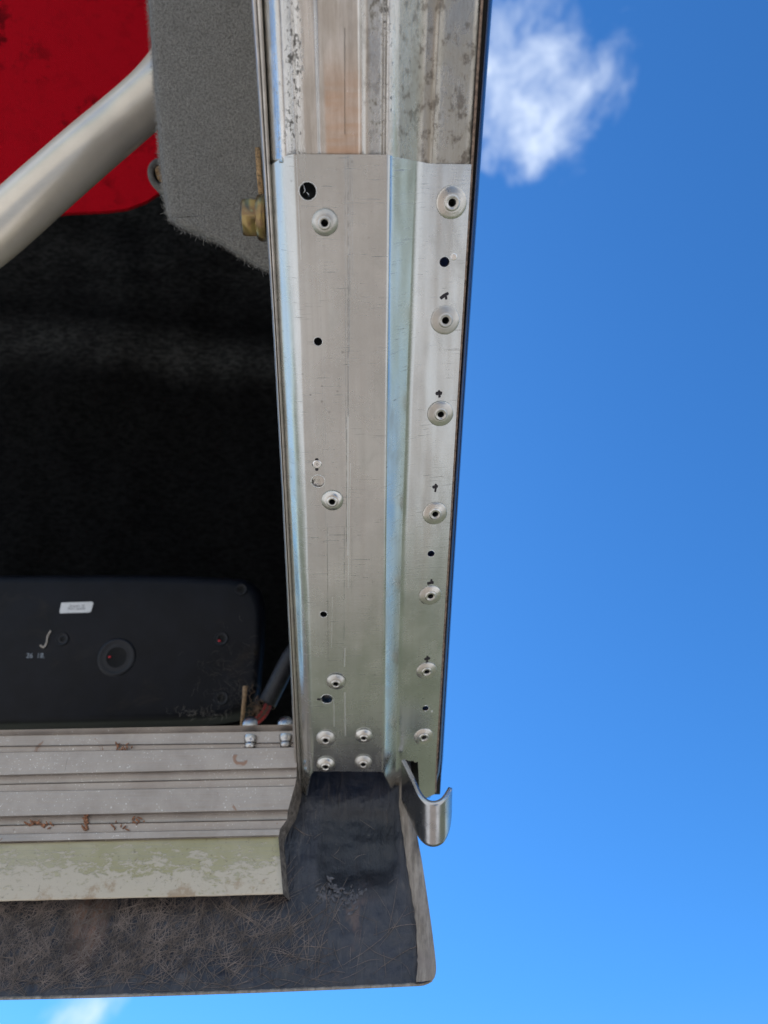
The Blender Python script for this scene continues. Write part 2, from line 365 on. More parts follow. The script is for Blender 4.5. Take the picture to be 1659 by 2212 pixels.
M_red = cloth('red_cloth', (.48, .002, .008), (.66, .004, .018), weave=2600, scale=900, blot=(.10, .002, .004))
def lining_mat():
    m, N, b = mat('dark_carpet'); o = N.obj(); x, y, z = N.xyz(o); big = N.noise(o, 5, 5, .6, (1, 2.2, 1)); n = N.noise(o, 120, 5, .7, (1, 1.8, 1))
    col = N.mix(N.ss(n, .3, .7), (.0015, .0016, .0017), (.007, .0072, .007)); dust_or_lit = N.mix(N.ss(n, .35, .7), (.012, .013, .012), (.050, .050, .046))  # paler tone paints the lit band into the lining colour
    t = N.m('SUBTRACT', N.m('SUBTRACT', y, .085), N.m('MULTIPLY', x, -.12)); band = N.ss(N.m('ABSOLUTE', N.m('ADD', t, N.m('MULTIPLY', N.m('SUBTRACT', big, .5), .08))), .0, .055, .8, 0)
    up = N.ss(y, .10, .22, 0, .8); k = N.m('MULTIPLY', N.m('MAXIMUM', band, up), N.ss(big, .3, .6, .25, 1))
    setp(N, b, col=N.mix(k, col, dust_or_lit), rough=.95, spec=.05, nrm=N.bump(n, .6, .002)); return m
M_dark = lining_mat()
M_tray = tray_mat()
M_ring = plain('ring_plastic', (.005, .006, .009), .4, 60, .3, .2, .0004, .3)
M_hole = plain('hole_dark', (.002, .002, .002), .9)
M_cream = plain('cream_paint', (.76, .68, .55), .26, 25, .06, .03, .0003, .6, metal=.35)
M_zinc = None
def zinc():
    m, N, b = mat('yellow_zinc'); o = N.obj(); n = N.noise(o, 120, 3, .5)
    col = N.mix(N.ss(n, .35, .6), (.30, .22, .09), (.20, .13, .07)); col = N.mix(N.ss(n, .6, .7, 0, .6), col, (.26, .34, .18))
    setp(N, b, col=col, metal=.9, rough=.3, nrm=N.bump(N.noise(o, 900, 4), .3, .0002)); return m
M_zinc = zinc()
M_ply = plain('plywood', (.30, .19, .09), .8, 600, .6, .5)
M_strand = plain('fibre_strand', (.19, .15, .125), .65, 60, .5, .2)
M_white = plain('white_label', (.62, .63, .62), .5, 80, .08)
M_print = plain('label_print', (.12, .12, .13), .6)
M_chalk = plain('chalk', (.42, .38, .33), .9, 500, .3)
M_redw = plain('red_wire', (.30, .02, .015), .45); M_brw = plain('brown_wire', (.10, .04, .03), .45)
M_blkw = plain('black_conduit', (.014, .014, .016), .5, 200, .5)
M_twig = plain('dry_stalk', (.30, .19, .10), .8, 300, .4)
M_scr = plainmetal('screw_steel', (.55, .54, .52), .28)

# ------------------------------------------------------------ ground
def ground():
    m, N, b = mat('ground_mix'); o = N.obj(); x, y, z = N.xyz(o)
    n = N.noise(o, .55, 5, .6); f = N.noise(o, 9, 6, .7)
    near = N.mix(N.ss(f, .3, .7), (.235, .19, .15), (.45, .375, .30)); far = N.mix(N.ss(f, .3, .7), (.52, .48, .42), (.70, .66, .60))
    rr = N.vm('LENGTH', N.vm('MULTIPLY', o, (1.5, .6, 0))); pav = N.mix(N.ss(N.m('ADD', rr, N.m('MULTIPLY', n, .4)), 1.1, 1.45), near, far)  # unseen ground: dark near, pale beyond, shaped for the metal's reflections
    gr = N.mix(N.ss(f, .3, .7), (.085, .095, .05), (.17, .165, .10))
    k = N.ss(N.m('ADD', N.m('ADD', y, N.m('MULTIPLY', x, .12)), N.m('MULTIPLY', N.m('SUBTRACT', n, .5), 1.2)), .85, 1.25)
    setp(N, b, col=N.mix(k, pav, gr), rough=.9, nrm=N.bump(f, .5, .02))
    bm = bmesh.new(); bmesh.ops.create_grid(bm, x_segments=40, y_segments=40, size=300)
    me = bpy.data.meshes.new('ground'); bm.to_mesh(me); bm.free(); me.materials.append(m)
    g = bpy.data.objects.new('ground', me); C.objects.link(g); g['kind'] = 'structure'
ground()

# ------------------------------------------------------------ the rail under the raised door
def poly(tab):                                 # u as a smooth function of v
    vs, us = zip(*tab); d = 2 if len(tab) > 2 else 1
    c = np.polyfit(vs, us, d); return lambda v: float(np.polyval(c, v))
VS = (0, 332, 648, 1188, 1620)
def F5(*us): return poly([(v, u) for v, u in zip(VS, us) if u is not None])
fA = F5(543, 566, 584, 616, 634); fB = F5(566, 583, 596, 629, 647)
fC = F5(606, 625, 635, 651, 669); fF = F5(845, 841, 838, 832, 828)
fG = F5(955, 934, 924, 900, 888); fI = F5(1041, 1017, 1003, 968, 943)
def loft(corners, n=60):
    """corners: (u(v), h(v) or h, vtop, vbot, ra, rb); each bend rounded"""
    rows = []
    for i in range(n + 1):
        t = i / n; pts = []
        for c in corners:
            v = c[2] + (c[3] - c[2]) * t; h = c[1](v) if callable(c[1]) else c[1]
            pts.append(RAIL.at(c[0](v) if callable(c[0]) else c[0], v, h))
        row = []
        for k, p in enumerate(pts):
            ra, rb = corners[k][4], corners[k][5]
            if ra == 0 or k in (0, len(pts) - 1): row.append(p); continue
            a = p.lerp(pts[k - 1], ra); b = p.lerp(pts[k + 1], rb)
            for j in range(8):
                s = j / 7; row.append((1 - s) ** 2 * a + 2 * s * (1 - s) * p + s * s * b)
        rows.append(row)
    return rows
def fh(u, v): return -.004 * max(0., (u - fG(v) + 6) / (fI(v) - fG(v) + 6))      # the flange falls away slightly to the right
rail = thing('side_rail', 'long metal channel rail with riveted galvanised repair plate and steel hook, beside the open sky', 'metal rail', RAIL)

bm = bmesh.new()
off = lambda f, d: (lambda v: f(v) + d)
def oldf(u):                                   # feature lines of the old rail, given by where they meet the plate
    return lambda v: float(np.interp(u, [583, 625, 841, 934, 1017], [fB(v), fC(v), fF(v), fG(v), fI(v)]))
old = [(583, .0042, 0), (590, .0068, .4), (600, .0100, .4), (612, .0138, .4), (622, .0142, .3), (642, .0108, .3), (650, .0122, .3), (664, .0128, .2), (690, .0130, .2), (693, .0112, .2), (736, .0116, .3), (777, .0112, .2), (782, .0132, .3), (790, .0150, .4),
       (806, .0142, .3), (822, .0135, .3), (829, .0120, .3), (836, .0148, .4), (848, .0128, .4), (868, .0080, .2), (905, -.0012, .3), (925, -.0018, .3), (932, -.0010, .4), (941, -.0024, .3), (1000, -.0050, .1), (1021, -.0058, 0)]
grid(bm, loft([(oldf(u), h, -230, 352 if u < 841 else 375, r, r) for u, h, r in old], 50))
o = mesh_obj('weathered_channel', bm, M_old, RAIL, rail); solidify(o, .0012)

bm = bmesh.new()
grid(bm, loft([(fB, .0054, 357, 1762, 0, 0), (fC, hweb, 333, 1666, .45, .07), (fF, hweb, 334, 1667, .04, .45), (off(fF, 5), .0150, 337, 1678, .4, .15), (off(fG, -30), .0012, 349, 1722, .15, .4), 
               (lambda v: (fG(v) if v < 1600 else fG(1600) + (v - 1600) * -.14) - 6, 0.0, 354, 1745, .3, .3), (lambda v: fI(v) if v < 1620 else fI(1620) - (v - 1620) * .04, -.0040, 355, 1716, 0, 0)], 90))
plate = mesh_obj('repair_plate', bm, M_galv, RAIL, rail); solidify(plate, .0011)
holes = [(665, 413, 36, hweb), (687, 738, 18, hweb), (687, 1040, 28, hweb), (699, 1327, 15, hweb), (706, 1510, 24, hweb), (960, 566, 21, 0), (931, 1196, 15, 0), (919, 1530, 13.5, 0)]
cb = bmesh.new()
for (u, v, wpx, h) in holes:
    h = fh(u, v) if h == 0 else h
    c = RAIL.loc(u, v, h); r = wpx * .5 * (-(RAIL.at(u, v, h).z)) / FPX
    lathe(cb, [(0, -.01), (r, -.01), (r, .01), (0, .01)], Matrix.Translation(c), 36)
    burr = bmesh.new(); pr = []
    for k in range(40):
        a = 2 * math.pi * k / 40; q = 1 + rnd.uniform(-.02, .05)
        pr.append(c + Vector((math.cos(a) * (r + .0002) * q, math.sin(a) * (r + .0002) * q, .00005)))
    pr.append(pr[0]); tube(burr, pr, [rnd.uniform(.00008, .0003) * (1.2 if h == 0 or v > 1000 else 1) for _ in pr], 5, False)
    mesh_obj('drill_burr', burr, M_burr, RAIL, rail, loc=True)
RIV_F = ((975, 437, 67), (961, 691, 62), (951, 893, 57), (939, 1108, 54), (929, 1285, 49), (921, 1448, 45), (915, 1590, 43))
RIV_D = ((702, 480, 57), (718, 1080, 47), (726, 1471, 42), (704, 1593, 41), (786, 1588, 39), (704, 1650, 40), (785, 1645, 38))
for h, L_ in ((-.0014, RIV_F), (hweb, RIV_D)):
    for (u, v, wpx) in L_:
        c = RAIL.loc(u, v, h); r = wpx * .5 * (-(RAIL.at(u, v, h).z)) / FPX * .30
        lathe(cb, [(0, -.01), (r, -.01), (r, .01), (0, .01)], Matrix.Translation(c), 24)
sl_ = [(866, 1662), (868, 1650), (875, 1640), (884, 1645), (893, 1646), (896, 1650), (903, 1649), (905, 1690), (908, 1790), (850, 1790), (862, 1745)]
pl = [RAIL.loc(u, v, .0) for u, v in sl_]; prism(cb, [p + Vector((0, 0, -.04)) for p in pl], Vector((0, 0, 1)), .06)
bmesh.ops.recalc_face_normals(cb, faces=cb.faces[:])
cme = bpy.data.meshes.new('c'); cb.to_mesh(cme); cb.free(); co = bpy.data.objects.new('c', cme); C.objects.link(co); co.matrix_world = CM @ RAIL.M
md = plate.modifiers.new('b', 'BOOLEAN'); md.operation = 'DIFFERENCE'; md.object = co; md.solver = 'EXACT'
bake(plate); sharp(plate, 40); bpy.data.objects.remove(co)
# metal seen through the clean hole
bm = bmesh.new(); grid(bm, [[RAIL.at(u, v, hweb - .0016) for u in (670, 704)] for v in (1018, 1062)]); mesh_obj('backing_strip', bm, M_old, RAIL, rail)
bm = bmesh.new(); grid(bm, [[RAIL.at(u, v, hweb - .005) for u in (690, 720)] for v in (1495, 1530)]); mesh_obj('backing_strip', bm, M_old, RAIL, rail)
bm = bmesh.new(); c_ = RAIL.loc(665, 413, hweb - .0035)
for dx, dy, L, a in ((-.0028, -.0012, .0045, .9), (.0002, -.0026, .0022, 1.4)):
    p = c_ + Vector((dx, dy, 0)); tube(bm, catmull([p, p + Vector((math.cos(a) * L * .5, math.sin(a) * L * .5, .0006)), p + Vector((math.cos(a + .6) * L, math.sin(a + .6) * L, 0))], 4), .0003, 5)
mesh_obj('swarf', bm, M_burr, RAIL, rail, loc=True)
# drill dimples
for (u, v, wpx, h) in ((980, 555, 13, 0), (685, 1003, 17, hweb), (933, 1537, 4, 0)):
    h = fh(u, v) if h == 0 else h
    r = wpx * .5 * (-(RAIL.at(u, v, h).z)) / FPX; b2 = bmesh.new()
    lathe(b2, [(r * 1.15, .00002), (r, .00035), (r * .8, .0003), (r * .25, .0001), (0, .00022)], Matrix.Translation(RAIL.loc(u, v, h)), 20)
    mesh_obj('drill_dimple', b2, M_burr, RAIL, rail, loc=True)
# rivets
def rivet(u, v, wpx, h, dome, tilt):
    R0 = wpx * .5 * (-(RAIL.at(u, v, h).z)) / FPX
    e = [rnd.uniform(-.02, .02) for _ in range(6)]
    if dome: pr = [(.93, 0), (.93, .06), (1, .06), (1.0, .11), (.955, .15), (.86, .22), (.70, .29), (.56, .335), (.50, .325), (.475, .37), (.40, .41), (.31, .40), (.265, .35), (.25, .28), (.24, -.6), (0, -.62)]
    else: pr = [(.93, 0), (.93, .05), (1, .05), (1, .09), (.965, .115), (.80, .14), (.62, .19), (.53, .205), (.50, .20), (.48, .25), (.42, .285), (.34, .28), (.315, .235), (.285, .25), (.25, .23), (.235, .17), (.225, -.6), (0, -.62)]
    pr = [(a * R0, b * R0 * ((1.4 if dome else 1.1) if b > 0 else 1)) for a, b in pr]; bm = bmesh.new()
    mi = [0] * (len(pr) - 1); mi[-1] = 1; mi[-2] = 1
    M = Matrix.Translation(RAIL.loc(u, v, h)) @ Matrix.Rotation(R(0 if dome else 8), 4, 'Y') @ Matrix.Rotation(R(tilt), 4, 'X') @ Matrix.Rotation(R(rnd.uniform(0, 360)), 4, 'Z') @ Matrix.Diagonal((1 + e[0], 1 + e[1], 1, 1))
    lathe(bm, pr, M, 44, mi)
    for vt in bm.verts: vt.co += Vector((rnd.gauss(0, 1), rnd.gauss(0, 1), 0)) * .00004
    o = mesh_obj('rivet', bm, [M_rivet, M_core], RAIL, rail, loc=True)
for (u, v, wd) in RIV_F: rivet(u, v, wd, fh(u, v) - .0002, False, rnd.uniform(-3, 3))
for (u, v, wd) in RIV_D: rivet(u, v, wd, hweb, True, rnd.uniform(-4, 4))
# pen marks
def stroke(bm, h, pts, wpx):
    wpx = wpx * 1.15
    L = [RAIL.loc(u, v, h if h else fh(u, v)) + Vector((0, 0, .00012)) for u, v in pts]; d = -(RAIL.at(*pts[0], h).z)
    L2 = catmull(L, 4); a = []; b = []
    for i, p in enumerate(L2):
        t = (L2[min(i + 1, len(L2) - 1)] - L2[max(i - 1, 0)]).normalized(); n = Vector((-t.y, t.x, 0))
        ww = wpx * .5 * d / FPX * (rnd.uniform(.85, 1.15) if 0 < i < len(L2) - 1 else .6)
        a.append(bm.verts.new(p + n * ww)); b.append(bm.verts.new(p - n * ww))
    for i in range(len(a) - 1): bm.faces.new((a[i], a[i + 1], b[i + 1], b[i]))
for h, strokes in ((0, [([(951, 645), (960, 638), (969, 633)], 6), ([(963, 639), (964, 647)], 5)]), (0, [([(941, 851), (948, 849), (955, 850)], 7), ([(948, 843), (949, 850), (949, 859)], 5)]),
                   (0, [([(934, 1053), (940, 1051), (946, 1051)], 6), ([(941, 1045), (941, 1053), (940, 1063)], 4.5)]), (0, [([(923, 1261), (930, 1259), (937, 1258)], 6.5), ([(932, 1251), (931, 1258), (931, 1261)], 4.5)]),
                   (0, [([(917, 1425), (923, 1422), (929, 1423)], 5.5), ([(923, 1417), (923, 1424), (922, 1430)], 4)]), (0, [([(975, 403), (975, 407)], 5)]),
                   (hweb, [([(684, 990), (685, 1003), (684, 1017)], 6), ([(674, 1004), (685, 1003), (695, 1004)], 5)]), (hweb, [([(685, 1510), (692, 1511), (698, 1511)], 4.5)])):
    bm = bmesh.new()
    for pts, wd in strokes: stroke(bm, h, pts, wd)
    o = mesh_obj('pen_mark', bm, M_ink, RAIL, rail, loc=True, smooth=False)
# folded left edge (two seams) and the wall running back from it
bm = bmesh.new()
mid = lambda v: fA(v) * .5 + fB(v) * .5
def flare(f, k): return lambda v: f(v) + (k * ((v - 1640) / 130) ** 2 if v > 1640 else 0)
fA2, fB2 = flare(fA, -6), flare(fB, -2); mid2 = flare(mid, -4)
bot = 1772
grid(bm, loft([(off(fA2, 8), -.075, -230, bot, 0, 0), (fA2, .004, -230, bot, .02, .3), (off(fA2, 3), .0072, -230, bot, .4, .4), (off(mid2, -1), .007, -230, bot, .4, .4), (mid2, .0052, -230, bot, .3, .3), (off(mid2, 1), .0070, -230, bot, .3, .3), (off(fB2, -4), .0073, -230, bot, .4, .4), (fB2, .0063, -230, bot, .3, .3), (off(fB2, 1.5), .002, -230, bot, 0, 0)], 60))
mesh_obj('folded_edge', bm, M_bead, RAIL, rail)
# sealant line, black strip as gap shade and outer painted skin on the right
fgap = lambda v: 1 if v > 0 else 1
gap = poly([(0, 25), (648, 20), (1188, 15), (1620, 17)])
fO = lambda v: fI(v) + gap(v)
rb = lambda v: 1.0
bm = bmesh.new(); grid(bm, loft([(off(fI, -1.5), -.0053, -230, 1712, 0, 0), (off(fI, 4), -.0056, -230, 1712, .3, .3), (off(fI, 5), -.0105, -230, 1712, 0, 0)], 60)); mesh_obj('sealant_line', bm, M_brn, RAIL, rail)
bm = bmesh.new(); grid(bm, loft([(off(fI, -8), -.010, -230, 1716, 0, 0), (lambda v: fI(v) + gap(v) * .8, -.0095, -230, 1716, 0, 0)], 60)); mesh_obj('gap_black', bm, M_gap, RAIL, rail)  # darkness of the open gap put in as a black strip
bm = bmesh.new()
def fOr(v):                                    # rounded lower corner of the skin
    u = fO(v)
    return u if v < 1640 else u - 30 * (1 - math.sqrt(max(0, 1 - ((v - 1640) / 86) ** 2)))
skin_rows = loft([(off(fOr, -13), -.016, -230, 1724, 0, 0), (off(fOr, -12), -.007, -230, 1724, .3, .3), (off(fOr, -10), -.0055, -230, 1724, .4, .3), (off(fOr, -4), -.009, -230, 1724, .5, .4), (fOr, -.020, -230, 1724, .5, .3), (off(fOr, -14), -.055, -230, 1724, 0, 0)], 70)
rows = []
for r in skin_rows:                            # unseen rest of the skin, extended to block sun and shade the ground
    p = r[-1]; q = [p + Vector((-.02, 0, 0)) - RAIL.n * .10, p + Vector((-.06, 0, 0)) - RAIL.n * .55, p + Vector((-.25, 0, 0)) - RAIL.n * .9, p + Vector((-1.7, 0, 0)) - RAIL.n * 1.0]
    rows.append(list(r) + q)
e = [p + RAIL.y * .0 for p in rows[0]]; rows.insert(0, [p + RAIL.y * (1.6 if i > 6 else 1.2) for i, p in enumerate(e)])
grid(bm, rows); mesh_obj('outer_skin', bm, M_paint, RAIL, rail)
# bolt through the side wall
bm = bmesh.new(); bc = P(566, 471, .425); ax = Vector((-1, -.02, .10)).normalized()
bx = Matrix.Translation(bc) @ ax.to_track_quat('Z', 'Y').to_matrix().to_4x4() @ Matrix.Rotation(R(10), 4, 'Z')
lathe(bm, [(0, -.002), (.0125, -.002), (.0125, .0005), (.0118, .0022), (.0095, .0035), (.0095, .004)], bx, 40)
bolt = mesh_obj('bolt_flange', bm, M_zinc, RAIL, rail)
bm = bmesh.new()
rings = []
for (r, z) in ((.0108, .0030), (.0112, .0042), (.0112, .0098), (.0098, .0112)):
    rings.append([bm.verts.new(bx @ Vector((r * math.cos(R(60 * k)), r * math.sin(R(60 * k)), z))) for k in range(6)])
for a, b in zip(rings, rings[1:]):
    for k in range(6): bm.faces.new((a[k], a[(k + 1) % 6], b[(k + 1) % 6], b[k]))
bm.faces.new(rings[-1])
bmesh.ops.bevel(bm, geom=[e for e in bm.edges], offset=.0006, segments=2, affect='EDGES')
o = mesh_obj('bolt_head', bm, M_zinc, RAIL, rail); sharp(o, 50)
# steel hook through the slot
s0 = RAIL.at(885, 1655, .012)
top = [(871, 1640), (877, 1651), (886, 1669), (895, 1688), (904, 1708), (914, 1722), (927, 1731), (942, 1732), (955, 1726), (964, 1715), (970, 1704), (973, 1696)]
cur = catmull([RAIL.I @ hit(u, v, s0, RAIL.y) for u, v in top], 5)
bm = bmesh.new(); N_ = len(cur); Wd = .0335; T = .0030; nw = 14
def hook_pt(i, j, side):
    p = cur[i]; t = (cur[min(i + 1, N_ - 1)] - cur[max(i - 1, 0)]); t = Vector((t.x, 0, t.z)).normalized(); n = Vector((-t.z, 0, t.x))
    fr = i / (N_ - 1); tip = max(0, (fr - .62) / .38); wmax = Wd * (1 - (1 - math.sqrt(max(0, 1 - tip ** 3.2))) * .62)
    wmin = Wd * .05 * tip ** 4
    return p + n * (T * .5 * side) + Vector((0, -.94, .34)) * (wmin + (wmax - wmin) * j / nw)
fr_ = [[bm.verts.new(hook_pt(i, j, 1)) for j in range(nw + 1)] for i in range(N_)]; bk = [[bm.verts.new(hook_pt(i, j, -1)) for j in range(nw + 1)] for i in range(N_)]
for i in range(N_ - 1):
    for j in range(nw):
        bm.faces.new((fr_[i][j], fr_[i + 1][j], fr_[i + 1][j + 1], fr_[i][j + 1])); bm.faces.new((bk[i][j], bk[i][j + 1], bk[i + 1][j + 1], bk[i + 1][j]))
    for j in (0, nw): bm.faces.new((fr_[i][j], bk[i][j], bk[i + 1][j], fr_[i + 1][j]))
for j in range(nw):
    for i in (0, N_ - 1): bm.faces.new((fr_[i][j], fr_[i][j + 1], bk[i][j + 1], bk[i][j]))
bmesh.ops.recalc_face_normals(bm, faces=bm.faces[:])
be = [e for e in bm.edges if len(e.link_faces) == 2 and e.calc_face_angle(0) > R(60)]
bmesh.ops.bevel(bm, geom=be, offset=.00035, segments=2, affect='EDGES')
mesh_obj('hook', bm, M_hook, RAIL, rail, loc=True)
bm = bmesh.new(); grid(bm, [[RAIL.at(u, v, h) for u, h in ((860, -.024), (915, -.020))] for v in (1625, 1720)]); mesh_obj('slot_dark', bm, M_gap, RAIL, rail)  # black sheet added behind the slot for its unlit depth

# ------------------------------------------------------------ black fibreglass body shell (below the rail)
shell = thing('fibreglass_body_shell', 'black fibreglass body edge with matted fibres, filling the bottom of the picture below the rail', 'body shell', BODY)
left_b = poly([(-150, 2161), (600, 2141), (905, 2128)])
inner = [(862, 1600), (862, 1740), (867, 1782), (878, 1870), (891, 1945), (898, 2000), (901, 2058), (901, 2100), (897, 2122)]
outer = [(885, 1600), (893, 1745), (903, 1814), (913, 1870), (927, 1964), (936, 2030), (942, 2085), (940, 2108), (934, 2118)]
from mathutils import noise as mnoise
def relief(p):
    l = BODY.I @ p
    h = .0012 * mnoise.noise(l * 55) + .0006 * mnoise.noise(l * 160)
    return h
bm = bmesh.new(); rows = []
for i in range(111):
    t = i / 110; row = []
    for j in range(141):
        s = j / 140
        v0 = 1560
        vv = v0 + (2129 - v0) * t; ui = np.interp(vv, [q[1] for q in inner], [q[0] for q in inner]); u = -150 + (ui + 8 + 150) * s
        vb = left_b(u); v0 = float(np.interp(u, [590, 650], [1850, 1590])); v = v0 + (vb - v0) * t
        p = BODY.at(u, v, 0); dx = (u - 772) / 95; dy = (v - 1828) / 80
        rr = (abs(dx) ** 4 + abs(dy) ** 4) ** .25
        h = relief(p) - .006 * (1 / (1 + math.exp((rr - .9) * 9)))
        if s > .985: h *= .2
        row.append(BODY.at(u, v, h))
    rows.append(row)
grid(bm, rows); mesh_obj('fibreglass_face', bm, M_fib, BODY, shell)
# lip down the right side and along the lower edge
bm = bmesh.new(); ri, ro = catmull([(a, b, 0) for a, b in inner], 6), catmull([(a, b, 0) for a, b in outer], 6)
rows = []
for a, b in zip(ri, ro):
    j = rnd.uniform(-1.2, 1.2)
    rows.append([BODY.at(a.x + j, a.y, -.001), BODY.at(a.x + 1.5 + j, a.y, .004 + rnd.uniform(-.0006, .0006)), BODY.at(a.x * .6 + b.x * .4, a.y * .6 + b.y * .4, .0062), BODY.at(b.x - 2, b.y, .0062), BODY.at(b.x, b.y, .0045), BODY.at(b.x - 1, b.y - 1, -.02)])
grid(bm, rows); mesh_obj('side_lip', bm, M_edge, BODY, shell)
bm = bmesh.new(); rows = []
for i in range(121):
    u = -150 + (934 + 150) * i / 120; v = left_b(u) if u < 905 else left_b(905) - (u - 905) ** 2 * .012
    q = rnd.uniform(-.8, .8); rows.append([BODY.at(u, v - 6 + q, -.0005), BODY.at(u, v - 3 + q, .0025), BODY.at(u, v, .0025), BODY.at(u, v + 2.2, .0005), BODY.at(u, v + .5, -.012), BODY.at(u, v - 8, -.03)])
grid(bm, rows); mesh_obj('lower_lip', bm, M_edge, BODY, shell)
# matted glass fibres standing on the face
def strands(bm, n, gen_):
    for _ in range(n):
        u, v, ang, L, r, h0, curl = gen_(); p = BODY.loc(u, v, h0); a = ang; k = 7; pts = []
        for i in range(k):
            pts.append(p + Vector((0, 0, relief(BODY.M @ p) + .0004 * math.sin(i / (k - 1) * math.pi))))
            a += curl + rnd.gauss(0, .06); q_ = BODY.M @ p; uu = CU + q_.x / -q_.z * FPX; vv = CV - q_.y / -q_.z * FPX
            if uu > np.interp(vv, [q[1] for q in inner], [q[0] for q in inner]) - 2 or vv > left_b(uu) - 7: break
            p = p + Vector((math.cos(a), math.sin(a), 0)) * (L / (k - 1))
        if len(pts) > 2: tube(bm, pts, [r * (1 - .5 * abs(2 * i / (k - 1) - 1)) for i in range(len(pts))], 4, False)
def g1():
    while True:
        u = rnd.uniform(-60, 905); v = rnd.uniform(1930, 2150)
        if v > left_b(u) - 6: continue
        dens = np.interp(u, [-60, 300, 500, 620, 760, 905], [1, .9, .6, .3, .08, .03])
        if u > 610 and v < 1990: dens *= .15
        if rnd.random() < dens: break
    c = rnd.choice((.5, 1.0, 1.5, 2.2)) if rnd.random() < .8 else rnd.uniform(0, 3.1)
    return u, v, c + rnd.gauss(0, .35), rnd.uniform(.008, .045), rnd.uniform(.00008, .00022), rnd.uniform(0.0002, .0010), rnd.gauss(0, .06)
bm = bmesh.new(); strands(bm, 1900, g1)
def g2():
    u = rnd.uniform(640, 890); v = rnd.uniform(1700, 2110)
    return u, v, rnd.uniform(0, 3.1), rnd.uniform(.005, .022), rnd.uniform(.0001, .00022), 0, rnd.gauss(0, .12)
strands(bm, 22, g2)
mesh_obj('matted_fibres', bm, M_strand, BODY, shell, loc=True)['kind'] = 'stuff'
bm = bmesh.new()                               # pale torn resin lumps
for _ in range(90):
    u, v = rnd.choice(((715, 1920), (745, 1950), (715, 1935), (760, 1935))); u += rnd.gauss(0, 14); v += rnd.gauss(0, 10); p = BODY.loc(u, v, 0)
    M = Matrix.Translation(p) @ Matrix.Rotation(rnd.uniform(0, 3), 4, 'Z') @ Matrix.Diagonal((rnd.uniform(.0006, .0032), rnd.uniform(.0005, .0014), .0007, 1))
    bmesh.ops.create_icosphere(bm, subdivisions=2, radius=1, matrix=M)
for vt in bm.verts: vt.co += mnoise.noise_vector(vt.co * 600) * .0008
mesh_obj('resin_lump', bm, plain('grey_resin', (.085, .083, .09), .7, 300, .5, .6), BODY, shell, loc=True)

# ------------------------------------------------------------ aluminium sill
sill = thing('aluminium_sill', 'ribbed aluminium door sill strip with flaking yellow-green front lip, left of the rail', 'door sill', BODY)
SL = [ # v at u=0, v at right, depth step toward viewer (m)
 (1577, 1565, 0), (1588, 1577, .0020), (1590, 1579, .0026), (1611, 1603, .0026), (1612, 1604, .0018), (1614, 1606, .0030), (1625, 1613, .0033), (1626, 1614.5, 0), (1674, 1658, 0), (1676, 1660, .0032), (1678, 1662, .0036),
 (1693, 1679, .0036), (1694.5, 1680.5, .0026), (1696, 1682, .0030), (1710, 1697, .0034), (1711, 1698.5, .0), (1763, 1748, .0), (1765, 1750, .0034), (1767, 1752, .0038), (1782, 1769, .0036), (1783.5, 1770.5, .0026), (1785, 1772, .0031), (1802, 1789, .0035), (1803, 1790.5, .0), (1818, 1803, 0), (1820, 1804.5, .0022), (1823, 1807.5, .0022)]
def ur(v): return float(np.interp(v, [1560, 1690, 1700, 1750, 1770, 1790, 1811, 1931], [644, 640, 636, 622, 620, 605, 601, 611]))
def sdep(v): return float(np.interp(v, [1500, 1575, 1815, 1830], [.612, .603, .5605, .556]))
def lipd(v): return -BODY.at(300, v, .014).z
bm = bmesh.new(); rows = []
us = [(-170 + 0 * k) for k in range(1)]
for (va, vb, h) in SL:
    row = []; vr = vb; urr = ur(vr)
    for k in range(41):
        t = k / 40; u = -170 + (urr + 170) * t; v = va + (vb - va) * (u / 640)
        row.append(P(u, v, sdep(v) - (.0038 - h) * 1.7))
    rows.append(row)
grid(bm, rows)
o = mesh_obj('ribbed_tread', bm, M_alu, BODY, sill); sharp(o, 25)
bm = bmesh.new(); rows = []
for f in (0, .015, .05, .3, .55, .8, .97, 1.0):
    row = []
    for k in range(61):
        t = k / 60; va = 1821 + (1946 - 1821) * f; vb = 1805.5 + (1931 - 1805.5) * f; u = -170 + (601 + 10 * f + 170) * t; v = va + (vb - va) * (u / 610)
        dd = -BODY.at(u, v, .0155 + .0012 * math.sin(f * math.pi) - (.0012 if f == 0 else 0)).z
        row.append(P(u, v, dd + rnd.uniform(-1, 1) * .00012))
    rows.append(row)
grid(bm, rows)
o = mesh_obj('front_lip', bm, M_lip, BODY, sill); solidify(o, .0018, -1)
